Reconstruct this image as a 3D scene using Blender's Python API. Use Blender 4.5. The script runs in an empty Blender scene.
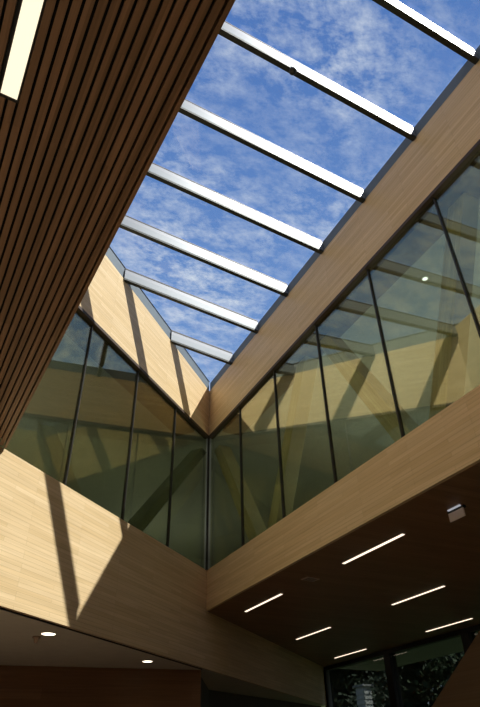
import bpy, bmesh, math, random
from mathutils import Vector, Matrix
R = math.radians
SC = bpy.context.scene
COL = SC.collection
random.seed(7)

# ------------------------------------------------------------------ materials
def new_mat(name):
    m = bpy.data.materials.new(name); m.use_nodes = True
    nt = m.node_tree
    for n in list(nt.nodes): nt.nodes.remove(n)
    return m, nt, nt.nodes, nt.links

def out(nt, sock):
    o = nt.nodes.new('ShaderNodeOutputMaterial'); nt.links.new(sock, o.inputs['Surface'])

def math_node(nt, op, a, b=None):
    n = nt.nodes.new('ShaderNodeMath'); n.operation = op
    for i, v in enumerate((a, b)):
        if v is None: continue
        if isinstance(v, (int, float)): n.inputs[i].default_value = v
        else: nt.links.new(v, n.inputs[i])
    return n.outputs[0]

def mixcol(nt, mode, fac, a, b):
    n = nt.nodes.new('ShaderNodeMix'); n.data_type = 'RGBA'; n.blend_type = mode
    for s, v in ((0, fac), (6, a), (7, b)):
        if isinstance(v, (int, float)): n.inputs[s].default_value = v
        elif isinstance(v, tuple): n.inputs[s].default_value = (*v, 1)
        else: nt.links.new(v, n.inputs[s])
    return n.outputs[2]

def ramp(nt, fac, stops):
    n = nt.nodes.new('ShaderNodeValToRGB'); e = n.color_ramp.elements
    while len(e) < len(stops): e.new(0.5)
    for el, (p, c) in zip(e, stops): el.position = p; el.color = (*c, 1) if len(c) == 3 else c
    nt.links.new(fac, n.inputs[0]); return n.outputs[0]

def wood(name, c1, c2, axes='xz', row=0.07, length=1.3, rough=.45, grain=.35, mortar=.0012, seam=.75):
    """strip laminated timber, strips run along local x"""
    m, nt, N, L = new_mat(name)
    tc = N.new('ShaderNodeTexCoord'); sp = N.new('ShaderNodeSeparateXYZ'); L.new(tc.outputs['Object'], sp.inputs[0])
    cb = N.new('ShaderNodeCombineXYZ')
    L.new(sp.outputs['X'], cb.inputs[0]); L.new(sp.outputs['Z' if axes == 'xz' else 'Y'], cb.inputs[1])
    br = N.new('ShaderNodeTexBrick'); L.new(cb.outputs[0], br.inputs['Vector'])
    br.inputs['Color1'].default_value = (*c1, 1); br.inputs['Color2'].default_value = (*c2, 1)
    br.inputs['Mortar'].default_value = tuple(v * seam for v in c2) + (1,)
    br.inputs['Scale'].default_value = 1; br.inputs['Mortar Size'].default_value = mortar
    br.inputs['Brick Width'].default_value = length; br.inputs['Row Height'].default_value = row
    br.offset = .37; br.offset_frequency = 3; br.inputs['Bias'].default_value = 0
    mp = N.new('ShaderNodeMapping'); L.new(cb.outputs[0], mp.inputs[0]); mp.inputs['Scale'].default_value = (1.1, 38, 1)
    nz = N.new('ShaderNodeTexNoise'); L.new(mp.outputs[0], nz.inputs['Vector']); nz.inputs['Scale'].default_value = 1.0
    nz.inputs['Detail'].default_value = 5; nz.inputs['Roughness'].default_value = .6
    g = ramp(nt, nz.outputs[0], [(.25, (1 - grain,) * 3), (.75, (1 + .0,) * 3)])
    c = mixcol(nt, 'MULTIPLY', 1.0, br.outputs['Color'], g)
    mp2 = N.new('ShaderNodeMapping'); L.new(cb.outputs[0], mp2.inputs[0]); mp2.inputs['Scale'].default_value = (.5, 9, 1)
    n2 = N.new('ShaderNodeTexNoise'); L.new(mp2.outputs[0], n2.inputs['Vector']); n2.inputs['Scale'].default_value = 1.3
    g2 = ramp(nt, n2.outputs[0], [(.3, (.86, .84, .80)), (.7, (1, 1, 1))])
    c = mixcol(nt, 'MULTIPLY', 1.0, c, g2)
    b = N.new('ShaderNodeBsdfPrincipled'); L.new(c, b.inputs['Base Color']); b.inputs['Roughness'].default_value = rough
    b.inputs['Specular IOR Level'].default_value = .3
    out(nt, b.outputs[0]); return m

def plain(name, col, rough=.6, metal=0., noise=.08, scale=6., spec=.4):
    m, nt, N, L = new_mat(name)
    tc = N.new('ShaderNodeTexCoord'); nz = N.new('ShaderNodeTexNoise'); L.new(tc.outputs['Object'], nz.inputs['Vector'])
    nz.inputs['Scale'].default_value = scale; nz.inputs['Detail'].default_value = 3
    g = ramp(nt, nz.outputs[0], [(.3, (1 - noise,) * 3), (.7, (1,) * 3)])
    c = mixcol(nt, 'MULTIPLY', 1.0, col, g)
    b = N.new('ShaderNodeBsdfPrincipled'); L.new(c, b.inputs['Base Color'])
    b.inputs['Roughness'].default_value = rough; b.inputs['Metallic'].default_value = metal
    b.inputs['Specular IOR Level'].default_value = spec
    out(nt, b.outputs[0]); return m

def glass(name, tint, f0, power=5.0, refl=(1, 1, 1)):
    """thin coated pane: clear tinted transmission plus sharp reflection rising to grazing"""
    m, nt, N, L = new_mat(name)
    ge = N.new('ShaderNodeNewGeometry')
    d = N.new('ShaderNodeVectorMath'); d.operation = 'DOT_PRODUCT'
    L.new(ge.outputs['Normal'], d.inputs[0]); L.new(ge.outputs['Incoming'], d.inputs[1])
    a = math_node(nt, 'ABSOLUTE', d.outputs['Value']); k = math_node(nt, 'SUBTRACT', 1.0, a)
    p = math_node(nt, 'POWER', k, power); q = math_node(nt, 'MULTIPLY', p, 1 - f0); f = math_node(nt, 'ADD', q, f0)
    t = N.new('ShaderNodeBsdfTransparent'); t.inputs[0].default_value = (*tint, 1)
    g = N.new('ShaderNodeBsdfGlossy'); g.inputs['Roughness'].default_value = 0.0; g.inputs[0].default_value = (*refl, 1)
    mx = N.new('ShaderNodeMixShader'); L.new(f, mx.inputs[0]); L.new(t.outputs[0], mx.inputs[1]); L.new(g.outputs[0], mx.inputs[2])
    out(nt, mx.outputs[0]); return m

def emit(name, col, strength):
    m, nt, N, L = new_mat(name)
    e = N.new('ShaderNodeEmission'); e.inputs[0].default_value = (*col, 1); e.inputs[1].default_value = strength
    out(nt, e.outputs[0]); return m

M = {}
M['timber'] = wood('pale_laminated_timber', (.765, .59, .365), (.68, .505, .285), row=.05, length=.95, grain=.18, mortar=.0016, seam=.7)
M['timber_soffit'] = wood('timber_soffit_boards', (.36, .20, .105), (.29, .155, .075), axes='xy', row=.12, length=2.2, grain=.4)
M['timber_dark'] = wood('dark_timber_wall', (.24, .125, .06), (.19, .095, .04), row=.14, length=2.4)
M['slat'] = wood('slat_timber', (.47, .28, .155), (.33, .20, .105), axes='xy', row=.0566, length=1.9, grain=.35, mortar=0)
M['brace'] = wood('glulam', (.78, .71, .55), (.72, .64, .48), row=.045, length=3.)
M['stair'] = wood('stair_timber', (.36, .265, .17), (.32, .23, .145), row=.3, length=2.5, grain=.2)
M['reveal'] = plain('dark_reveal', (.012, .011, .010), .8)
M['frame'] = plain('black_frame', (.018, .016, .014), .5)
M['brown_frame'] = plain('dark_brown_head', (.05, .03, .02), .6)
M['flash'] = plain('blue_grey_flashing', (.13, .16, .19), .6, 0)
M['alu'] = plain('silver_beam_face', (.27, .285, .30), .36, .5, .03, 1.5)
M['alu_shade'] = plain('shaded_beam_flange', (.03, .035, .035), .5, .2)  # shade on the beam underside is put into this darker colour
M['plaster'] = plain('pale_plaster', (.34, .34, .29), .9)
M['plaster_grey'] = plain('grey_soffit_paint', (.64, .60, .50), .85)
M['ceiling_paint'] = plain('interior_ceiling_paint', (.33, .33, .29), .9)
M['steel'] = plain('dark_steel', (.07, .075, .06), .6)
M['dim_paint'] = plain('dark_grey_wall_paint', (.13, .11, .09), .85)
M['inner_brown'] = plain('inner_downstand', (.15, .11, .085), .8)
M['carpet'] = plain('upper_floor_carpet', (.12, .12, .11), .95)
M['stone'] = plain('ground_floor_stone', (.40, .29, .19), .4, 0, .2, 2.)
M['white'] = plain('white_metal', (.75, .73, .70), .4)
M['greyplate'] = plain('grey_plate', (.36, .33, .34), .5)
M['blackplastic'] = plain('black_plastic', (.01, .01, .01), .5)
M['glass'] = glass('coated_green_glass', (.80, .84, .715), .14, refl=(1, .96, .73))
M['glass_sky'] = glass('clear_roof_glass', (.97, .985, .98), .025)
M['glass_win'] = glass('dark_window_glass', (.43, .45, .44), .05)
M['led'] = emit('linear_diffuser', (1, .80, .60), 1.7)
M['led_down'] = emit('downlight_lens', (1, .85, .62), 6.0)
M['led_cool'] = emit('office_downlight_lens', (.85, .93, 1.), 3.0)
M['led_panel'] = emit('slat_light_diffuser', (1, .87, .62), 1.25)
M['bark'] = plain('bark', (.06, .045, .03), .9, 0, .4, 12)
M['leaf'] = plain('leaf_green', (.035, .07, .02), .7, 0, .5, 2.5)
M['leaf2'] = plain('leaf_dark', (.02, .045, .018), .7, 0, .5, 2.5)
M['ground'] = plain('outside_grass', (.06, .09, .03), .95, 0, .4, 1.5)
M['cladding'] = plain('pale_cladding', (.62, .62, .60), .6)
M['canopy'] = plain('canopy_metal', (.34, .34, .33), .6)
M['plastic'] = plain('crumpled_plastic', (.55, .58, .60), .25, 0, .3, 20)

# ------------------------------------------------------------------ helpers
def tag(o, label=None, cat=None, group=None, kind=None):
    if label: o['label'] = label
    if cat: o['category'] = cat
    if group: o['group'] = group
    if kind: o['kind'] = kind
    return o

def link(name, bm, mat, parent=None, loc=None, rot=None, smooth=False):
    bmesh.ops.recalc_face_normals(bm, faces=bm.faces)
    me = bpy.data.meshes.new(name); bm.to_mesh(me); bm.free()
    if smooth:
        for p in me.polygons: p.use_smooth = True
    mats = mat if isinstance(mat, (list, tuple)) else [mat]
    for x in mats: me.materials.append(x)
    o = bpy.data.objects.new(name, me); COL.objects.link(o)
    if parent: o.parent = parent
    if loc is not None: o.location = loc
    if rot is not None: o.rotation_euler = rot
    return o

def empty(name, loc=(0, 0, 0), rz=0, rot=None):
    o = bpy.data.objects.new(name, None); COL.objects.link(o); o.location = loc
    o.rotation_euler = rot if rot else (0, 0, rz); o.empty_display_size = .2
    return o

def box(bm, x0, x1, y0, y1, z0, z1, bevel=0):
    vs = [bm.verts.new((x, y, z)) for x in (x0, x1) for y in (y0, y1) for z in (z0, z1)]
    for f in ((0, 1, 3, 2), (4, 6, 7, 5), (0, 4, 5, 1), (2, 3, 7, 6), (0, 2, 6, 4), (1, 5, 7, 3)):
        bm.faces.new([vs[i] for i in f])
    if bevel:
        es = {e for v in vs for e in v.link_edges}
        bmesh.ops.bevel(bm, geom=list(es), offset=bevel, segments=1, affect='EDGES')
    return bm

def bx(*a, **k): return box(bmesh.new(), *a, **k)

def prism(pts, z0, z1, bm=None, axis='z'):
    """extrude polygon; axis z: pts=(x,y); axis y: pts=(x,z) from y=z0..z1; axis x: pts=(y,z)"""
    bm = bm or bmesh.new()
    f = {'z': lambda p, t: (p[0], p[1], t), 'y': lambda p, t: (p[0], t, p[1]), 'x': lambda p, t: (t, p[0], p[1])}[axis]
    a = [bm.verts.new(f(p, z0)) for p in pts]; b = [bm.verts.new(f(p, z1)) for p in pts]
    n = len(pts); bm.faces.new(a[::-1]); bm.faces.new(b)
    for i in range(n): bm.faces.new((a[i], a[(i + 1) % n], b[(i + 1) % n], b[i]))
    return bm

def cyl(bm, c, r, z0, z1, seg=32, r2=None):
    r2 = r if r2 is None else r2
    a = [bm.verts.new((c[0] + r * math.cos(2 * math.pi * i / seg), c[1] + r * math.sin(2 * math.pi * i / seg), z0)) for i in range(seg)]
    b = [bm.verts.new((c[0] + r2 * math.cos(2 * math.pi * i / seg), c[1] + r2 * math.sin(2 * math.pi * i / seg), z1)) for i in range(seg)]
    bm.faces.new(a[::-1]); bm.faces.new(b)
    for i in range(seg): bm.faces.new((a[i], a[(i + 1) % seg], b[(i + 1) % seg], b[i]))
    return bm

def ring(bm, r0, r1, z0, z1, seg=40):
    P = []
    for r, z in ((r0, z0), (r1, z0), (r1, z1), (r0, z1)):
        P.append([bm.verts.new((r * math.cos(2 * math.pi * i / seg), r * math.sin(2 * math.pi * i / seg), z)) for i in range(seg)])
    for k in range(4):
        a, b = P[k], P[(k + 1) % 4]
        for i in range(seg): bm.faces.new((a[i], a[(i + 1) % seg], b[(i + 1) % seg], b[i]))
    return bm

def copy_tree(o, parent=None):
    c = o.copy(); COL.objects.link(c)
    if parent: c.parent = parent
    for ch in o.children: copy_tree(ch, c)
    return c

# ------------------------------------------------------------------ frames of the building
# corner of the two glazed walls is the world origin. Right wall runs to -y, left wall runs to the lower left.
AZ_A = R(40.92)                    # left wall: local x points past the corner, local y away from the hall
DA = Vector((math.cos(AZ_A), math.sin(AZ_A), 0)); NA = Vector((-math.sin(AZ_A), math.cos(AZ_A), 0))
AZ_B = R(-90)                      # right wall: local x points from the corner to the viewer, local y away from the hall
ROT = {'A': (0, 0, AZ_A), 'B': (0, 0, AZ_B)}
def PA(s, t=0): v = DA * s + NA * t; return (v.x, v.y)
H_SOF_A, H_SOF_B, H_SILL, H_HEAD, H_TOP = 3.113, 4.025, 4.728, 7.537, 8.677
GS = .1117                         # the roof glass climbs away from the right wall
def topz(x): return H_TOP - GS * x # height of the wood top at plan x (x is negative inside)
L_B = 14.6                         # length of hall along the right wall
S_END = -6.6                       # left wall upper part runs to here

def struct(name, bm, mat, frame=None, parent=None, **k):
    o = link(name, bm, mat, parent, rot=ROT[frame] if frame else None, **k)
    if not parent: o['kind'] = 'structure'
    return o

# --- right wall (B)
wb = tag(empty('wall_right', (0, 0, 0), AZ_B), kind='structure')
link('lower_band', bx(0, L_B, 0, .05, H_SOF_B, H_SILL), M['timber'], wb)
link('upper_band', bx(0, L_B, 0, .05, H_HEAD, H_TOP), M['timber'], wb)
link('flashing', bx(0, L_B, .012, .06, H_TOP, H_TOP + .225), M['flash'], wb)
link('roof_upstand', bx(0, L_B, .06, .40, H_HEAD + .3, H_TOP + .22), M['flash'], wb)
link('inner_downstand', bx(.3, L_B, .20, .62, H_HEAD - .01, H_HEAD + .35), M['inner_brown'], wb)
# --- left wall (A)
wa = tag(empty('wall_left', (0, 0, 0), AZ_A), kind='structure')
link('lower_band', bx(-9.6, 0, 0, .05, H_SOF_A, H_SILL), M['timber'], wa)
link('upper_band', prism([(S_END, H_HEAD), (0, H_HEAD), (0, H_TOP), (S_END, H_TOP - .0844 * S_END)], 0, .05, axis='y'), M['timber'], wa)
link('flashing', prism([(S_END, H_TOP - .0844 * S_END), (0, H_TOP), (0, H_TOP + .25), (S_END, H_TOP - .0844 * S_END + .30)], .012, .06, axis='y'), M['flash'], wa)
link('roof_upstand', prism([(S_END, H_HEAD + .3), (0, H_HEAD + .3), (0, H_TOP + .22), (S_END, H_TOP - .0844 * S_END + .22)], .06, .40, axis='y'), M['flash'], wa)
link('inner_downstand', bx(S_END, -.3, .20, .62, H_HEAD - .01, H_HEAD + .35), M['inner_brown'], wa)
link('soffit_trim', bx(-9.6, 0, .055, .08, H_SOF_A - .012, H_SOF_A), M['frame'], wa)
# left wall plane carrying on under the upper floor
struct('wall_far', bx(0, 7.42, 0, .05, H_SOF_A, H_SOF_B), M['timber'], 'A')

link('glass_edge_seal', prism([(S_END, H_TOP - .0844 * S_END + .30), (0, H_TOP + .25), (0, H_TOP + .262), (S_END, H_TOP - .0844 * S_END + .312)], .0, .06, axis='y'), M['frame'], wa)
# --- glazing: window_1 on the right wall, window_2 on the left wall
def glazing(name, frame, lo, hi, sign):
    root = tag(empty(name, (0, 0, 0), ROT[frame][2]), kind='structure')
    link('head_frame', bx(lo, hi, -.004, .10, H_HEAD - .055, H_HEAD), M['brown_frame'], root)
    link('sill_frame', bx(lo, hi, .05, .12, H_SILL, H_SILL + .02), M['frame'], root)
    n = int(round((hi - lo) / 1.405)) + 1
    for i in range(n):
        a = sign * 1.405 * i; b = sign * 1.405 * (i + 1)
        x0, x1 = min(a, b), max(a, b)
        if x0 < lo - .1 or x1 > hi + .1: continue
        link('pane', bx(x0 + .008, x1 - .008, .055, .067, H_SILL + .02, H_HEAD - .055), M['glass'], root)
        if i: link('mullion', bx(a - .010, a + .010, .035, .085, H_SILL, H_HEAD - .055), M['frame'], root)
    return root
glazing('window_1', 'B', 0, 14.05, 1)
glazing('window_2', 'A', -7.03, 0, -1)
struct('trim_1', bx(-.014, .014, -.014, .03, H_SILL, H_HEAD), M['frame'])     # corner post of the glazing

# --- upper floor slabs, roof slab and rooms behind the glass
o1 = .055
pA = lambda s, t: PA(s, t)
slabB = [(o1, -.02), (o1, -L_B), (6.1, -L_B), (6.1, 5.28), (.05, .04)]
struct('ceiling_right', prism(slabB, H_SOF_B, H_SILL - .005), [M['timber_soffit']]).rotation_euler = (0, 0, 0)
A_out = [pA(-9.6, .055), pA(-.02, .055), pA(8.0, .055), (6.1, 9.), (-.5, 9.), pA(-9.6, 6.6)]
struct('ceiling_left', prism(A_out, H_SOF_A + .005, H_SILL - .005), M['plaster_grey'])
rooms = [(.10, -.1), (.10, -L_B), (6.1, -L_B), (6.1, 9.), (-.5, 9.), pA(-9.6, 6.6), pA(-9.6, .10), pA(-.15, .10)]
struct('floor_upper', prism(rooms, H_SILL - .005, H_SILL + .004), M['carpet'])
roofp = [(.30, .2), (.30, -L_B), (6.3, -L_B), (6.3, 9.2), (-.7, 9.2), pA(-9.6, 6.8), pA(-9.6, .3), pA(-.1, .3)]
struct('ceiling_upper', prism(roofp, H_HEAD + .31, H_HEAD + .6), M['ceiling_paint'])
def wallseg(name, p, q, z0, z1, th, mat):
    p, q = Vector((*p, 0)), Vector((*q, 0)); d = q - p
    o = link(name, bx(0, d.length, 0, th, z0, z1), mat, loc=p, rot=(0, 0, math.atan2(d.y, d.x)))
    o['kind'] = 'structure'; return o
wallseg('wall_office_right', (6.0, 9.), (6.0, -L_B), H_SILL, H_HEAD + .31, .15, M['plaster'])
wallseg('wall_office_back', pA(-9.6, 6.5), (-.5, 8.9), H_SILL, H_HEAD + .31, .15, M['plaster'])
wallseg('wall_office_rear', (-.5, 8.9), (6.0, 8.9), H_SILL, H_HEAD + .31, .15, M['plaster'])
wallseg('wall_office_left', pA(-9.6, .2), pA(-9.6, 6.5), H_SILL, H_HEAD + .31, .15, M['plaster'])
wallseg('wall_office_near', (6.0, -L_B), (.10, -L_B), H_SILL, H_HEAD + .31, .15, M['plaster'])

# --- slatted ceiling over the viewer and the hall side wall that rises from its edge
E0 = Vector((-4.046, -3.976, 0)); EL = Vector((-.0608, 1, 0)).normalized(); EN = Vector((-EL.y, EL.x, 0))
AZ_S = math.atan2(EL.y, EL.x)
def s_at(t):                        # local x at which a line t left of the edge meets the left wall
    p = E0 + EN * t
    return (-(p.dot(NA)) ) / EL.dot(NA)
H_SL = H_SILL + .002
bm = bmesh.new(); back = -10.4
edges = [0.0235 + .0566 * j for j in range(0, 75)]
LP0, LP1 = .820, .930
lp_end = -3.95                      # local x of the far end of the light panel
prev = -.004
rows = [(-.004, .0235)] + [(edges[j] + .016, edges[j + 1]) for j in range(len(edges) - 1)]
for a, b in rows:
    x1 = min(s_at(a), s_at(b)) - .01
    if b > LP0 + .002 and a < LP1 - .002:
        if b - a > .01:
            box(bm, lp_end, x1, a, b, H_SL, H_SL + .035)
    else:
        box(bm, back, x1, a, b, H_SL, H_SL + .035)
struct('ceiling', bm, M['slat'], loc=E0, rot=(0, 0, AZ_S)) if False else None
co = link('ceiling', bm, M['slat'], loc=E0, rot=(0, 0, AZ_S)); co['kind'] = 'structure'
bm = bmesh.new()
prism([(back, .02), (s_at(.02) - .01, .02), (s_at(4.2) - .01, 4.2), (back, 4.2)], H_SL + .09, H_SL + .2, bm)
bk = link('ceiling_backing', bm, M['reveal'], loc=E0, rot=(0, 0, AZ_S)); bk['kind'] = 'structure'
hw = link('wall_side', prism([(back, H_SL + .036), (s_at(.0) - .005, H_SL + .036), (s_at(.0) - .005, 9.34), (back, 9.34)], 0.0, .018, axis='y'), M['timber'], loc=E0, rot=(0, 0, AZ_S))
hw['kind'] = 'structure'
ps = tag(empty('slot_light', E0, AZ_S), 'long cream light panel set flush between the dark ceiling slats', 'light')
link('diffuser', bx(back + .05, lp_end - .02, LP0 + .01, LP1 - .01, H_SL + .003, H_SL + .012), M['led_panel'], ps)
bm = bmesh.new()
box(bm, back + .03, lp_end, LP0, LP0 + .009, H_SL, H_SL + .06); box(bm, back + .03, lp_end, LP1 - .009, LP1, H_SL, H_SL + .06)
box(bm, lp_end - .018, lp_end, LP0 + .009, LP1 - .009, H_SL, H_SL + .06)
link('frame', bm, M['frame'], ps)

# --- hall shell: floor, lower walls
fl = bpy.data.objects
floorp = [(-9.2, -L_B), (5.65, -L_B), (5.65, 9.), (-12., 9.), (-12., -6.), (-9.2, -6.)]
struct('floor', prism(floorp, -.15, 0), M['stone'])
wallseg('wall_hall_left', (-9.2, -L_B), (-9.2, -8.3), 0, H_SL + .2, .2, M['timber'])
wallseg('wall_hall_near', (5.6, -L_B), (-9.2, -L_B), 0, H_SOF_B, .2, M['timber'])
wallseg('wall_hall_near_upper', (0, -L_B), (-9.2, -L_B), H_SOF_B, 9.4, .2, M['timber'])
wallseg('wall_below_gallery', (-12., 2.16), (-.006, .175), 0, H_SOF_A, .1, M['timber_dark'])
wallseg('wall_below_gallery_return', (-.03, .27), (1.2, 2.6), 0, H_SOF_A, .1, M['dim_paint'])
wallseg('wall_below_gallery_grey', (1.2, 2.6), (5.5, 5.0), 0, H_SOF_A, .1, M['dim_paint'])
wallseg('wall_hall_left_far', (-12., -6.), (-12., 2.1), 0, H_SOF_A, .15, M['timber_dark'])

# --- skylight: beams, glass, gaskets, added shadow caps
XL = -4.35
def beam_left(y): # plan x where a beam at this y ends: side wall or left wall
    xs = E0.x + EL.x / EL.y * (y - E0.y) + .004
    xa = y * DA.x / DA.y
    return max(xs, xa + .03)
BY = [1.235 + 1.176 * k for k in range(0, 11)]
ORD = ['first', 'second', 'third', 'fourth', 'fifth', 'sixth', 'seventh', 'eighth', 'ninth', 'tenth', 'eleventh']
BL = {0: 'shortest silver skylight beam, the one nearest the corner where both wood walls meet',
      1: 'second silver skylight beam from the corner, landing on the sunlit pale wall',
      2: 'third silver skylight beam from the corner, its left end just behind the dark slats',
      3: 'fourth silver skylight beam from the corner, in the middle of the roof glass',
      4: 'fifth silver skylight beam from the corner, next below the one with two panes above it to the knobbed beam',
      5: 'sixth silver skylight beam from the corner, carrying a small round black fitting',
      6: 'bright skylight beam crossing the top right corner, farthest from the wall corner'}
BL[4] = 'fifth silver skylight beam from the corner, first one below the beam with the black fitting'
for k, a in enumerate(BY[:9]):
    y = -a
    xl, xr = beam_left(y), -.012
    if k > 6: lab = 'silver skylight beam overhead, beyond the top of the picture'
    else: lab = BL[k]
    if k > 6: continue_label = lab
    ang = math.atan(GS); ln = (xr - xl)
    root = tag(empty('skylight_beam', (xr, y, topz(xr))), lab, 'beam', 'parallel beams under the roof glass')
    # face (camera side web): sheared box so both ends stay plumb
    def sh(bmx):
        for v in bmx.verts: v.co.z += -GS * v.co.x
        return bmx
    link('web', sh(bx(-ln, 0, -.004, .060, .0, .215)), M['alu'], root)
    link('bottom_flange', sh(bx(-ln, 0, -.003, .068, -.035, -.001)), M['alu_shade'], root)
    link('shadow_cap', sh(bx(-ln, 0, .022, .105, .25, .272)), M['frame'], root)  # strip added above the glass to widen the beam's cast shadow
    link('glazing_gasket', sh(bx(-ln, 0, -.007, .066, .216, .232)), M['frame'], root)
# roof glass, one pane per bay
sk = tag(empty('window_3', (0, 0, 0)), kind='structure')
ys = [0.0] + [-a - .022 for a in BY[:9]] + [-L_B]
for i in range(len(ys) - 1):
    y0, y1 = ys[i] - .03, ys[i + 1] + .03
    if i == 0: y0 = -.01
    def xl_(y): return max(E0.x + EL.x / EL.y * (y - E0.y) - .0, y * DA.x / DA.y) 
    pts = [(0.005, y0), (xl_(y0), y0)]
    # break point where left wall meets side wall
    yb = -3.53
    if y0 > yb > y1: pts.append((xl_(yb), yb))
    pts += [(xl_(y1), y1), (0.005, y1)]
    bm = prism(pts, 0, .012)
    for v in bm.verts: v.co.z += topz(v.co.x) + .236
    link('roof_pane', bm, M['glass_sky'], sk)
# round black fitting on the sixth beam
fx, fy = -1.95, -BY[5]
kn = tag(empty('beam_fitting', (fx, fy, topz(fx) - .035)), 'small round black fitting hanging under the sixth skylight beam', 'fitting')
bm = bmesh.new(); bmesh.ops.create_uvsphere(bm, u_segments=20, v_segments=12, radius=.052)
for v in bm.verts: v.co.z = v.co.z * .85 - .028; v.co.y += .012
link('housing', bm, M['blackplastic'], kn, smooth=True)
link('clamp', bx(-.03, .03, -.012, .062, -.006, .05), M['blackplastic'], kn)

# --- glulam braces behind the glass
def brace(frame, p, q, off, w=.27, d=.27, label='', grp=None, mat='brace'):
    """p,q = (along wall, height) of the centre line"""
    rz = ROT[frame][2]
    a = Vector((p[0], off, p[1])); b = Vector((q[0], off, q[1])); D = b - a
    base = Matrix.Rotation(rz, 4, 'Z') @ Matrix.Translation(a) @ Matrix.Rotation(-math.atan2(D.z, D.x), 4, 'Y')
    bm = bx(0, D.length, -d / 2, d / 2, -w / 2, w / 2, bevel=.008)
    inv = base.inverted()
    # trim ends level with floor and ceiling
    for zc, keep in ((H_SILL + .01, 1), (H_HEAD - .016, -1)):
        pw = Vector((0, 0, zc)); co = inv @ pw; no = (inv.to_3x3() @ Vector((0, 0, 1))) * keep
        g = bmesh.ops.bisect_plane(bm, geom=bm.verts[:] + bm.edges[:] + bm.faces[:], plane_co=co, plane_no=no, clear_inner=True)
        bmesh.ops.contextual_create(bm, geom=[e for e in g['geom_cut'] if isinstance(e, bmesh.types.BMEdge)])
    o = link('diagonal_brace', bm, M[mat]); o.matrix_world = base
    tag(o, label, 'brace', grp)
    return o
G = 'slanting braces behind the glass walls'
TB, TT = 4.70, 7.86
brace('B', (-.62, TT), (1.38, TB), .5, label='slanting timber brace behind the right glass nearest the corner, falling to the right', grp=G)
brace('B', (3.42, TT), (1.70, TB), .5, label='slanting timber brace right of the corner one, meeting it in a V at floor level', grp=G)
brace('B', (3.74, TT), (5.45, TB), .5, label='slanting timber brace in the middle of the right glass, falling right', grp=G)
brace('B', (7.25, TT), (5.78, TB), .5, label='slanting timber brace at the right edge of the picture, behind the last big pane', grp=G)
brace('A', (.85, TT), (-2.1, TB), .5, w=.19, label='dark slanting brace behind the left glass, falling from the corner to the left', grp=G, mat='steel')

# --- linear lights in the right soffit
def linear(label, x, y0, y1, first=[None]):
    L = y1 - y0
    if first[0] is None:
        root = empty('linear_light', (x, y0, H_SOF_B))
        link('housing', bx(-.04, .04, -.012, 1.33, -.004, .02), M['frame'], root)
        link('diffuser', bx(-.022, .022, 0, 1.318, -.010, -.004), M['led'], root)
        first[0] = root; r = root
    else:
        r = copy_tree(first[0]); r.location = (x, y0, H_SOF_B)
    return tag(r, label, 'light', 'linear lights set into the dark wood soffit')
rows_ = [(.675, -1.54, 'linear soffit light nearest the wall corner, left end of the row under the wood band'),
         (.675, -4.64, 'brightest and longest linear soffit light, just under the right wood band at mid length'),
         (2.87, .37, 'linear soffit light in the middle row, left end'),
         (2.87, -2.94, 'linear soffit light in the middle row, right end, between two brighter ones'),
         (5.04, 2.14, 'linear soffit light close to the far window, left of the window post'),
         (5.04, -1.31, 'linear soffit light close to the far window, cut by the right picture edge')]
for x, y, lab in rows_: linear(lab, x, y, y + 1.32)

# --- recessed downlights in the grey soffit
def downlight(label, x, y, z, r=.085, mat='led_down', grp='round downlights', name='downlight'):
    root = tag(empty(name, (x, y, z)), label, 'light', grp)
    link('trim_ring', ring(bmesh.new(), r, r + .016, -.006, .004), M['white'], root)
    link('lens', cyl(bmesh.new(), (0, 0), r, -.004, .002), M[mat], root)
    return root
downlight('round lit downlight in the grey soffit at the far left, beside a small sensor', -2.985, -1.95, H_SOF_A + .004, grp='round downlights in the grey soffit')
downlight('round lit downlight in the grey soffit nearer the middle, alone', -1.147, -.3665, H_SOF_A + .004, r=.075, grp='round downlights in the grey soffit')
sn = tag(empty('ceiling_sensor', (-3.09, -1.72, H_SOF_A + .004)), 'small brown round sensor hanging on the grey soffit next to the left downlight', 'sensor')
sm = plain('sensor_shell', (.30, .20, .13), .5)
link('base', cyl(bmesh.new(), (0, 0), .05, -.02, .0), sm, sn)
bm = bmesh.new(); cyl(bm, (0, 0), .02, -.075, -.02, 20, .034); link('head', bm, sm, sn)
# fixtures in the right soffit
vp = tag(empty('ceiling_vent', (.66, -2.455, H_SOF_B), R(8)), 'flat grey square vent plate in the dark wood soffit between two linear lights', 'vent')
link('plate', bx(-.12, .12, -.085, .085, -.008, .0, bevel=.002), plain('vent_grey', (.60, .47, .38), .6), vp)
bm = bmesh.new()
for i in range(5): box(bm, -.09, .09, -.062 + i * .029, -.055 + i * .029, -.011, -.008)
link('louvre', bm, M['frame'], vp)
fx_ = tag(empty('hanging_sign_box', (.66, -5.56, H_SOF_B)), 'blank grey panel hanging under a thin bright strip from the wood soffit near right edge', 'fixture')
link('lit_strip', bx(-.025, -.002, -.10, .09, -.012, 0), emit('strip_white', (.9, .92, 1), .40), fx_)
link('strip_hood', bx(.0, .05, -.12, .12, -.03, 0), M['frame'], fx_)
link('panel', bx(.005, .022, -.115, .12, -.128, -.03, bevel=.003), plain('pale_plate', (.85, .78, .80), .5), fx_)
downlight('small cool white downlight seen through the upper right glass', 1.26, -5.56, H_HEAD + .31, r=.04, mat='led_cool', grp='office downlights behind the glass')

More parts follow.
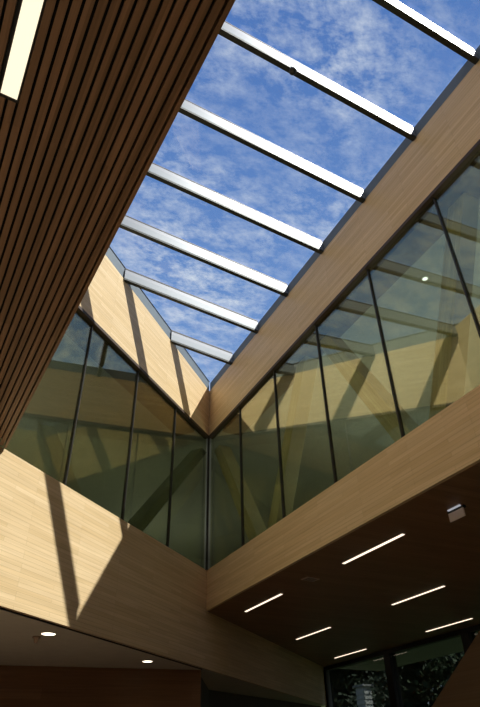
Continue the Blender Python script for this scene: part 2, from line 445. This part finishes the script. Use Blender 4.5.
# --- far window wall under the right soffit
XW = 5.65
w4 = tag(empty('window_4', (XW, 0, 0)), kind='structure')
link('head_frame', bx(-.05, .10, -L_B, 4.86, H_SOF_B - .09, H_SOF_B), M['frame'], w4)
link('sill_frame', bx(-.05, .10, -L_B, 4.86, 0, .08), M['frame'], w4)
mys = [4.80, 2.10, -.50, -3.1, -5.7, -8.3, -10.9, -13.5]
for i, y in enumerate(mys):
    link('post', bx(-.08, .12, y - .12 if i else y - .06, y + .10, .08, H_SOF_B - .09), M['frame'], w4)
    y2 = mys[i + 1] if i + 1 < len(mys) else -L_B
    link('pane', bx(0, .012, y2 + .10, y - .12, .08, H_SOF_B - .09), M['glass_win'], w4)

# --- staircase near the far window
st = tag(empty('staircase', (4.0, 1.45, 0.0)), 'wooden staircase with a solid slanting side panel rising at the lower right corner', 'staircase')
def ztop(y): return 2.73 + .648 * (-1.2 - y)
for x0, x1 in ((-.05, .03), (1.17, 1.25)):
    pts = [(0, .05), (0, ztop(1.45)), (-4.25, ztop(-2.8)), (-4.25, ztop(-2.8) - 1.25), (-.35, .05)]
    link('side_panel', prism([(p[0], max(p[1] - (.05 if p[1] < .1 else 0), 0)) for p in pts], x0, x1, axis='x'), M['stair'], st)
for i in range(15):
    y = -.2 - i * .2615
    link('tread', bx(.03, 1.17, y - .28, y, .17 * (i + 1) - .04, .17 * (i + 1)), M['stair'], st)

# --- crumpled plastic sheet on the upper floor by the corner
bm = bmesh.new(); nx, ny = 26, 12; g = []
from mathutils import noise as mn
for i in range(nx + 1):
    row = []
    for j in range(ny + 1):
        u, v = i / nx, j / ny
        hgt = .30 * math.sin(math.pi * v) * (.45 + .55 * math.sin(math.pi * min(1, u * 1.05))) * (1 - .45 * u)
        n = mn.noise(Vector((u * 9, v * 6, 1.7))) * .06
        row.append(bm.verts.new((.17 + .34 * v + n * .4, -.12 - .75 * u, H_SILL + .03 + max(0, hgt + n))))
    g.append(row)
for i in range(nx):
    for j in range(ny): bm.faces.new((g[i][j], g[i + 1][j], g[i + 1][j + 1], g[i][j + 1]))
bmesh.ops.solidify(bm, geom=bm.faces[:], thickness=.004)
tag(link('plastic_sheet', bm, M['plastic']), 'crumpled whitish plastic sheet behind the right glass at the bottom of the corner', 'sheet')

# --- outside
struct('floor_outside', prism([(XW + .13, -30), (60, -30), (60, 60), (XW + .13, 60)], -.2, -.02), M['ground'])
cn = struct('trim_canopy', bx(XW + .15, 7.6, -L_B, 5.0, 4.03, 4.2), M['canopy'])
def tree(x, y, h, r, mat, label, seed, n=7000):
    rnd = random.Random(seed)
    root = tag(empty('tree', (x, y, -.02)), label, 'tree', 'dark trees outside the far window')
    bm = bmesh.new()
    def limb(p, q, r0, r1, seg=8):
        p, q = Vector(p), Vector(q); d = (q - p).normalized(); u = d.orthogonal().normalized(); w = d.cross(u)
        A = [bm.verts.new(p + (u * math.cos(t) + w * math.sin(t)) * r0) for t in [2 * math.pi * i / seg for i in range(seg)]]
        B = [bm.verts.new(q + (u * math.cos(t) + w * math.sin(t)) * r1) for t in [2 * math.pi * i / seg for i in range(seg)]]
        bm.faces.new(A[::-1]); bm.faces.new(B)
        for i in range(seg): bm.faces.new((A[i], A[(i + 1) % seg], B[(i + 1) % seg], B[i]))
    limb((0, 0, 0), (0, 0, h * .6), .22, .12)
    tips = []
    for i in range(9):
        t = rnd.uniform(0, 6.28); z0 = h * rnd.uniform(.18, .6); e = (math.cos(t) * r * .75, math.sin(t) * r * .75, z0 + h * .2)
        limb((0, 0, z0), e, .07, .02); tips.append(e)
    link('trunk', bm, M['bark'], root)
    bm = bmesh.new()
    clumps = [(Vector((max(-1, min(1, rnd.gauss(0, .6))) * r, max(-1, min(1, rnd.gauss(0, .6))) * r, h * rnd.uniform(.2, .98))), rnd.uniform(.4, .75)) for _ in range(46)]
    for _ in range(n):
        c, s = rnd.choice(clumps)
        p = c + Vector([max(-.95, min(.95, rnd.gauss(0, s))) for _q in range(3)])
        a = Vector((rnd.uniform(-1, 1), rnd.uniform(-1, 1), rnd.uniform(-1, 1))).normalized() * rnd.uniform(.14, .26)
        b = a.orthogonal().normalized() * a.length * .55
        vs = [bm.verts.new(p + v) for v in (-a, b, a, -b)]
        bm.faces.new(vs)
    link('crown', bm, M[mat], root)
tree(18.3, 9.5, 10, 1.7, 'leaf', 'dark tree outside at the right part of the far window, above the stair panel', 1)
tree(18.3, 15.5, 10.5, 1.7, 'leaf', 'leafy dark tree outside the far window, seen next to the window post', 2)
tree(18.3, 21.5, 10, 1.7, 'leaf2', 'dark tree outside at the far left of the window, behind the pale ribbed building', 3)
for k, (tx, ty) in enumerate(((24.3, 12.5), (24.3, 18.5), (24.3, 24.5), (24.3, 30.5), (30.3, 18.5), (30.3, 24.5), (30.3, 30.5), (30.3, 36.5))):
    tree(tx, ty, 12.5 if k < 4 else 15, 1.7, 'leaf2', 'tall dark tree far outside the window, merging with others behind the nearer crowns', 10 + k, 6000)
sh_ = tag(empty('ribbed_building', (14.2, 14.7, -.02)), 'small pale building with horizontal ribbed cladding outside, left of the window post', 'building')
link('wall', bx(0, .4, 0, .6, 0, 4.95), M['cladding'], sh_)
bm = bmesh.new()
for i in range(24): box(bm, -.03, 0, 0, .6, .05 + i * .2, .17 + i * .2)
for i in range(24): box(bm, 0, .4, -.03, 0, .05 + i * .2, .17 + i * .2)
link('ribbed_cladding', bm, M['cladding'], sh_)
link('roof', bx(-.1, .5, -.1, .7, 4.95, 5.03), M['canopy'], sh_)

# ------------------------------------------------------------------ light
sd = Vector((.4115, -.348, .8421)).normalized()
ld = bpy.data.lights.new('sun', 'SUN'); ld.energy = 8.8; ld.angle = R(.53); ld.color = (1, .965, .90)
so = bpy.data.objects.new('sun', ld); COL.objects.link(so); so.rotation_euler = sd.to_track_quat('Z', 'Y').to_euler(); so.location = (6, -6, 14)

def area(name, loc, sx, sy, power, col=(1, .95, .85), down=True):
    l = bpy.data.lights.new(name, 'AREA'); l.shape = 'RECTANGLE'; l.size = sx; l.size_y = sy; l.energy = power; l.color = col
    o = bpy.data.objects.new(name, l); COL.objects.link(o); o.location = loc; return o
def fill_light(loc, sx, sy, power, rz=0, label=''):  # lamps added out of sight to brighten the upper rooms
    """added unseen fill lamp: low box with its lamp facing the ceiling"""
    u = tag(empty('added_floor_fill', (loc[0], loc[1], H_SILL + .004), rz), label, 'light', 'added fill lamps on the upper floor')
    link('housing', bx(-sx / 2 - .03, sx / 2 + .03, -sy / 2 - .03, sy / 2 + .03, 0, .12), M['white'], u)
    a = area('fill_lamp', (loc[0], loc[1], H_SILL + .14), sx, sy, power, (.96, 1, .88)); a.rotation_euler = (math.pi, 0, rz)
fill_light((2.4, -2.5), .3, 2.4, 52, 0, 'added low fill lamp on the upper floor behind the right glass, nearer the corner')
fill_light((2.4, -7.0), .3, 2.4, 52, 0, 'added low fill lamp on the upper floor behind the right glass, farther from the corner')
fill_light((1.2, 6.2), .3, 1.6, 24, 0, 'added low fill lamp on the upper floor far back behind the wall corner')
fill_light(PA(-4.6, 4.6), 2.4, .3, 70, AZ_A, 'added low fill lamp on the upper floor behind the left glass')

# ------------------------------------------------------------------ sky
w = bpy.data.worlds.new('sky'); SC.world = w; w.use_nodes = True
nt = w.node_tree; N, L = nt.nodes, nt.links
for n in list(N): N.remove(n)
tc = N.new('ShaderNodeTexCoord'); sp = N.new('ShaderNodeSeparateXYZ'); L.new(tc.outputs['Generated'], sp.inputs[0])
base = ramp(nt, sp.outputs['Z'], [(0.0, (.06, .065, .05)), (.02, (.55, .62, .72)), (.35, (.34, .48, .76)), (.62, (.17, .315, .66)), (.95, (.08, .19, .52))])
zc = math_node(nt, 'MAXIMUM', sp.outputs['Z'], .12)
cb = N.new('ShaderNodeCombineXYZ')
L.new(math_node(nt, 'DIVIDE', sp.outputs['X'], zc), cb.inputs[0]); L.new(math_node(nt, 'DIVIDE', sp.outputs['Y'], zc), cb.inputs[1])
mp = N.new('ShaderNodeMapping'); L.new(cb.outputs[0], mp.inputs[0]); mp.inputs['Rotation'].default_value = (0, 0, R(35)); mp.inputs['Scale'].default_value = (1, 1.5, 1); mp.inputs['Location'].default_value = (3.1, 1.7, 0)
n1 = N.new('ShaderNodeTexNoise'); L.new(mp.outputs[0], n1.inputs['Vector']); n1.inputs['Scale'].default_value = 2.2; n1.inputs['Detail'].default_value = 3; n1.inputs['Roughness'].default_value = .5
n2 = N.new('ShaderNodeTexNoise'); L.new(mp.outputs[0], n2.inputs['Vector']); n2.inputs['Scale'].default_value = 15; n2.inputs['Detail'].default_value = 9; n2.inputs['Roughness'].default_value = .7; n2.inputs['Distortion'].default_value = 0.1
big = ramp(nt, n1.outputs[0], [(.38, (0, 0, 0)), (.68, (1, 1, 1))])
sm_ = ramp(nt, n2.outputs[0], [(.42, (0, 0, 0)), (.80, (1, 1, 1))])
cl = math_node(nt, 'MULTIPLY', math_node(nt, 'ADD', math_node(nt, 'MULTIPLY', big, 1.0), .35), sm_)
cl = math_node(nt, 'MINIMUM', cl, .85)
fac = math_node(nt, 'MULTIPLY', cl, math_node(nt, 'GREATER_THAN', sp.outputs['Z'], .01))
col = mixcol(nt, 'MIX', fac, base, (.78, .83, .92))
bg = N.new('ShaderNodeBackground'); L.new(col, bg.inputs[0]); bg.inputs[1].default_value = 1.0
wo = N.new('ShaderNodeOutputWorld'); L.new(bg.outputs[0], wo.inputs[0])

# ------------------------------------------------------------------ camera
cam = bpy.data.cameras.new('camera'); co = bpy.data.objects.new('camera', cam); COL.objects.link(co)
f, pitch, roll = 575.0, .63696, -.02335
cam.sensor_fit = 'HORIZONTAL'; cam.sensor_width = 36; cam.lens = 36 * f / 480
cam.clip_start = .05; cam.clip_end = 300
yaw = R(26.844)
fw = Vector((math.sin(yaw) * math.cos(pitch), math.cos(yaw) * math.cos(pitch), math.sin(pitch)))
rt0 = Vector((math.cos(yaw), -math.sin(yaw), 0)); up0 = rt0.cross(fw)
rt = rt0 * math.cos(roll) + up0 * math.sin(roll); up = -rt0 * math.sin(roll) + up0 * math.cos(roll)
co.matrix_world = Matrix.Translation((-4.3232, -10.1148, 1.6)) @ Matrix((rt, up, -fw)).transposed().to_4x4()
SC.camera = co
SC.view_settings.view_transform = 'Standard'; SC.view_settings.look = 'None'
SC.view_settings.exposure = 0; SC.view_settings.gamma = 1; SC.view_settings.use_curve_mapping = False
SC.cycles.max_bounces = 12; SC.cycles.diffuse_bounces = 6; SC.cycles.transparent_max_bounces = 24; SC.cycles.glossy_bounces = 6
SC.cycles.sample_clamp_indirect = 6
